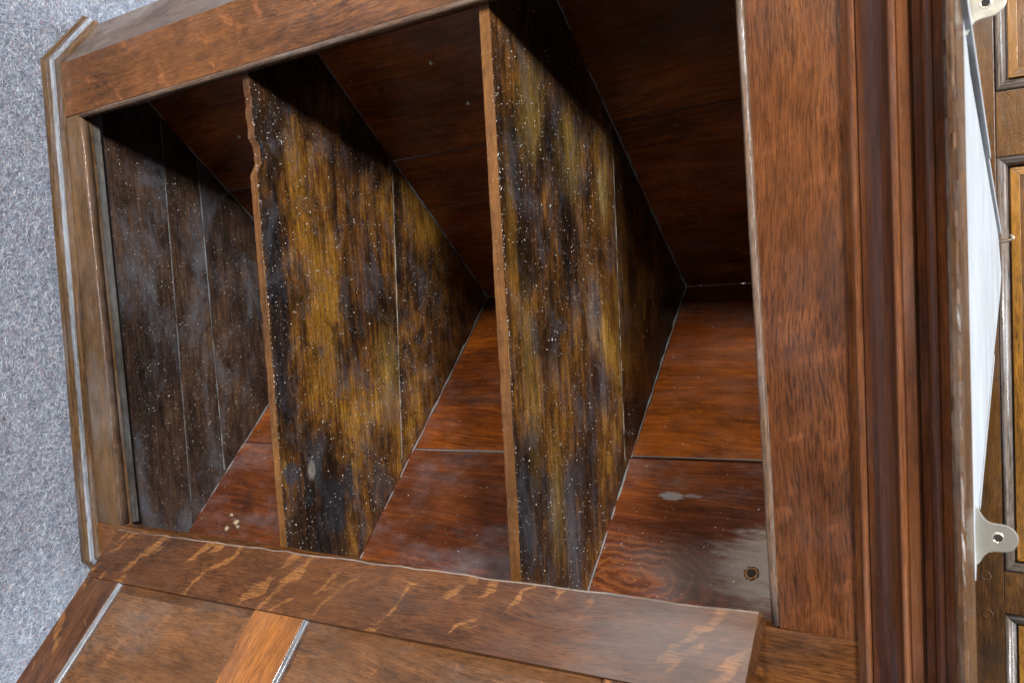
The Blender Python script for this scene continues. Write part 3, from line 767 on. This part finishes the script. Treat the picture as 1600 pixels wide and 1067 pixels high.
def drawer(x0, x1, z0, z1, mat):
    w_ = .013
    fr = [(x0, z0), (x1, z0), (x1, z1), (x0, z1)]; inn = [(x0 + w_, z0 + w_), (x1 - w_, z0 + w_), (x1 - w_, z1 - w_), (x0 + w_, z1 - w_)]
    g = .003
    d = obj('drawer', prism([(x0 + w_ + g, YC + .004, z0 + w_ + g), (x1 - w_ - g, YC + .004, z0 + w_ + g), (x1 - w_ - g, YC + .004, z1 - w_ - g), (x0 + w_ + g, YC + .004, z1 - w_ - g)], (0, .0075, 0), .003, 3), mat, ch, (1, 0, 0))
    e0, e1 = w_ + g - .0002, w_ + g + .011
    for q in (((x0 + e0, z0 + e0), (x1 - e0, z0 + e0), (x1 - e1, z0 + e1), (x0 + e1, z0 + e1)), ((x1 - e0, z0 + e0), (x1 - e0, z1 - e0), (x1 - e1, z1 - e1), (x1 - e1, z0 + e1)),
              ((x1 - e0, z1 - e0), (x0 + e0, z1 - e0), (x0 + e1, z1 - e1), (x1 - e1, z1 - e1)), ((x0 + e0, z1 - e0), (x0 + e0, z0 + e0), (x0 + e1, z0 + e1), (x0 + e1, z1 - e1))):
        obj('edge_strip', prism([(a_, YC + .0022, b_) for a_, b_ in q], (0, .004, 0), .0008), m_amber, d, (q[1][0] - q[0][0], 0, q[1][1] - q[0][1]))
    for k in range(4):
        a, b, c_, e_ = fr[k], fr[(k + 1) % 4], inn[(k + 1) % 4], inn[k]
        bm = bmesh.new(); n = 6; rings = []
        for (P, Q) in ((a, e_), (b, c_)):
            ring = []
            for i in range(n + 1):
                t_ = i / n; ring.append(bm.verts.new((P[0] + (Q[0] - P[0]) * t_, YC - .0045 * math.sin(math.pi * t_) ** .7 if 0 < i < n else YC + .001, P[1] + (Q[1] - P[1]) * t_)))
            ring += [bm.verts.new((Q[0], YC + .0112, Q[1])), bm.verts.new((P[0], YC + .0112, P[1]))]
            rings.append(ring)
        m_ = len(rings[0])
        for i in range(m_): bm.faces.new((rings[0][i], rings[1][i], rings[1][(i + 1) % m_], rings[0][(i + 1) % m_]))
        bm.faces.new(rings[0][::-1]); bm.faces.new(rings[1])
        obj('bead', bm, m_chestbead, d, (b[0] - a[0], 0, b[1] - a[1]), True)
    return d
drawer(CX0 + .0712, -.2387, 1.1512, 1.3192, m_drawer)
drawer(-.1483, .4348, 1.1512, 1.3192, m_drawer)
drawer(.4972, CX1 - .0712, 1.1512, 1.3192, m_drawer)
for (za, zb_) in ((.0, .36), (.42, .72), (.78, 1.055)):
    drawer(CX0 + .0712, CX1 - .0712, za + .001, zb_ - .001, m_drawer)
# bruises and peg heads on the rail
def ring(c, r, rr):
    path = [V((c[0] + r * math.cos(a_), c[1], c[2] + r * math.sin(a_))) for a_ in [2 * math.pi * k / 14 for k in range(15)]]
    obj('peg_ring', tube(path, rr, 5, .5), m_chest, ch, smooth=True)
for (x, z) in ((-.222, 1.130), (-.205, 1.132), (-.168, 1.136), (.445, 1.128), (.502, 1.130)):
    ring((x, YC - .0002, z), .006, .0012)

# ------------------------------------------------------------------ loose crumbs on the shelves: nobody could count them
def crumbs(name, zf_, n, seed, label):
    rn = random.Random(seed); bm = bmesh.new()
    for _ in range(n):
        while True:
            x = rn.uniform(-.30, .33); y = rn.uniform(.014, .44)
            if y < min(YL(x), YR(x)) - .012: break
        if rn.random() < .22: y = rn.uniform(.0105, .0135)
        r = rn.choice((.0003, .0003, .0004, .0005, .0008)) * rn.uniform(.7, 1.1)
        el = rn.choice((1, 1, 1.4, 2.6)); an = rn.uniform(0, math.pi)
        z = zf_(x) + r * .3
        vs = [(el, 0, 0), (-el, 0, 0), (0, 1, 0), (0, -1, 0), (0, 0, .8), (0, 0, -.5)]
        q = [bm.verts.new((x + r * (a * math.cos(an) - b * math.sin(an)), y + r * (a * math.sin(an) + b * math.cos(an)), z + r * c)) for a, b, c in vs]
        for f in ((0, 2, 4), (2, 1, 4), (1, 3, 4), (3, 0, 4), (2, 0, 5), (1, 2, 5), (3, 1, 5), (0, 3, 5)): bm.faces.new([q[i] for i in f])
    o = obj(name, bm, m_crumb); o['kind'] = 'stuff'; o['label'] = label; o['category'] = 'crumbs'
crumbs('crumbs', z1f, 800, 3, 'pale crumbs and flakes scattered over the lower shelf')
crumbs('crumbs', z2f, 650, 4, 'pale crumbs and flakes scattered over the upper shelf')
crumbs('crumbs', zff, 350, 5, 'pale crumbs and flakes on the cupboard floor')
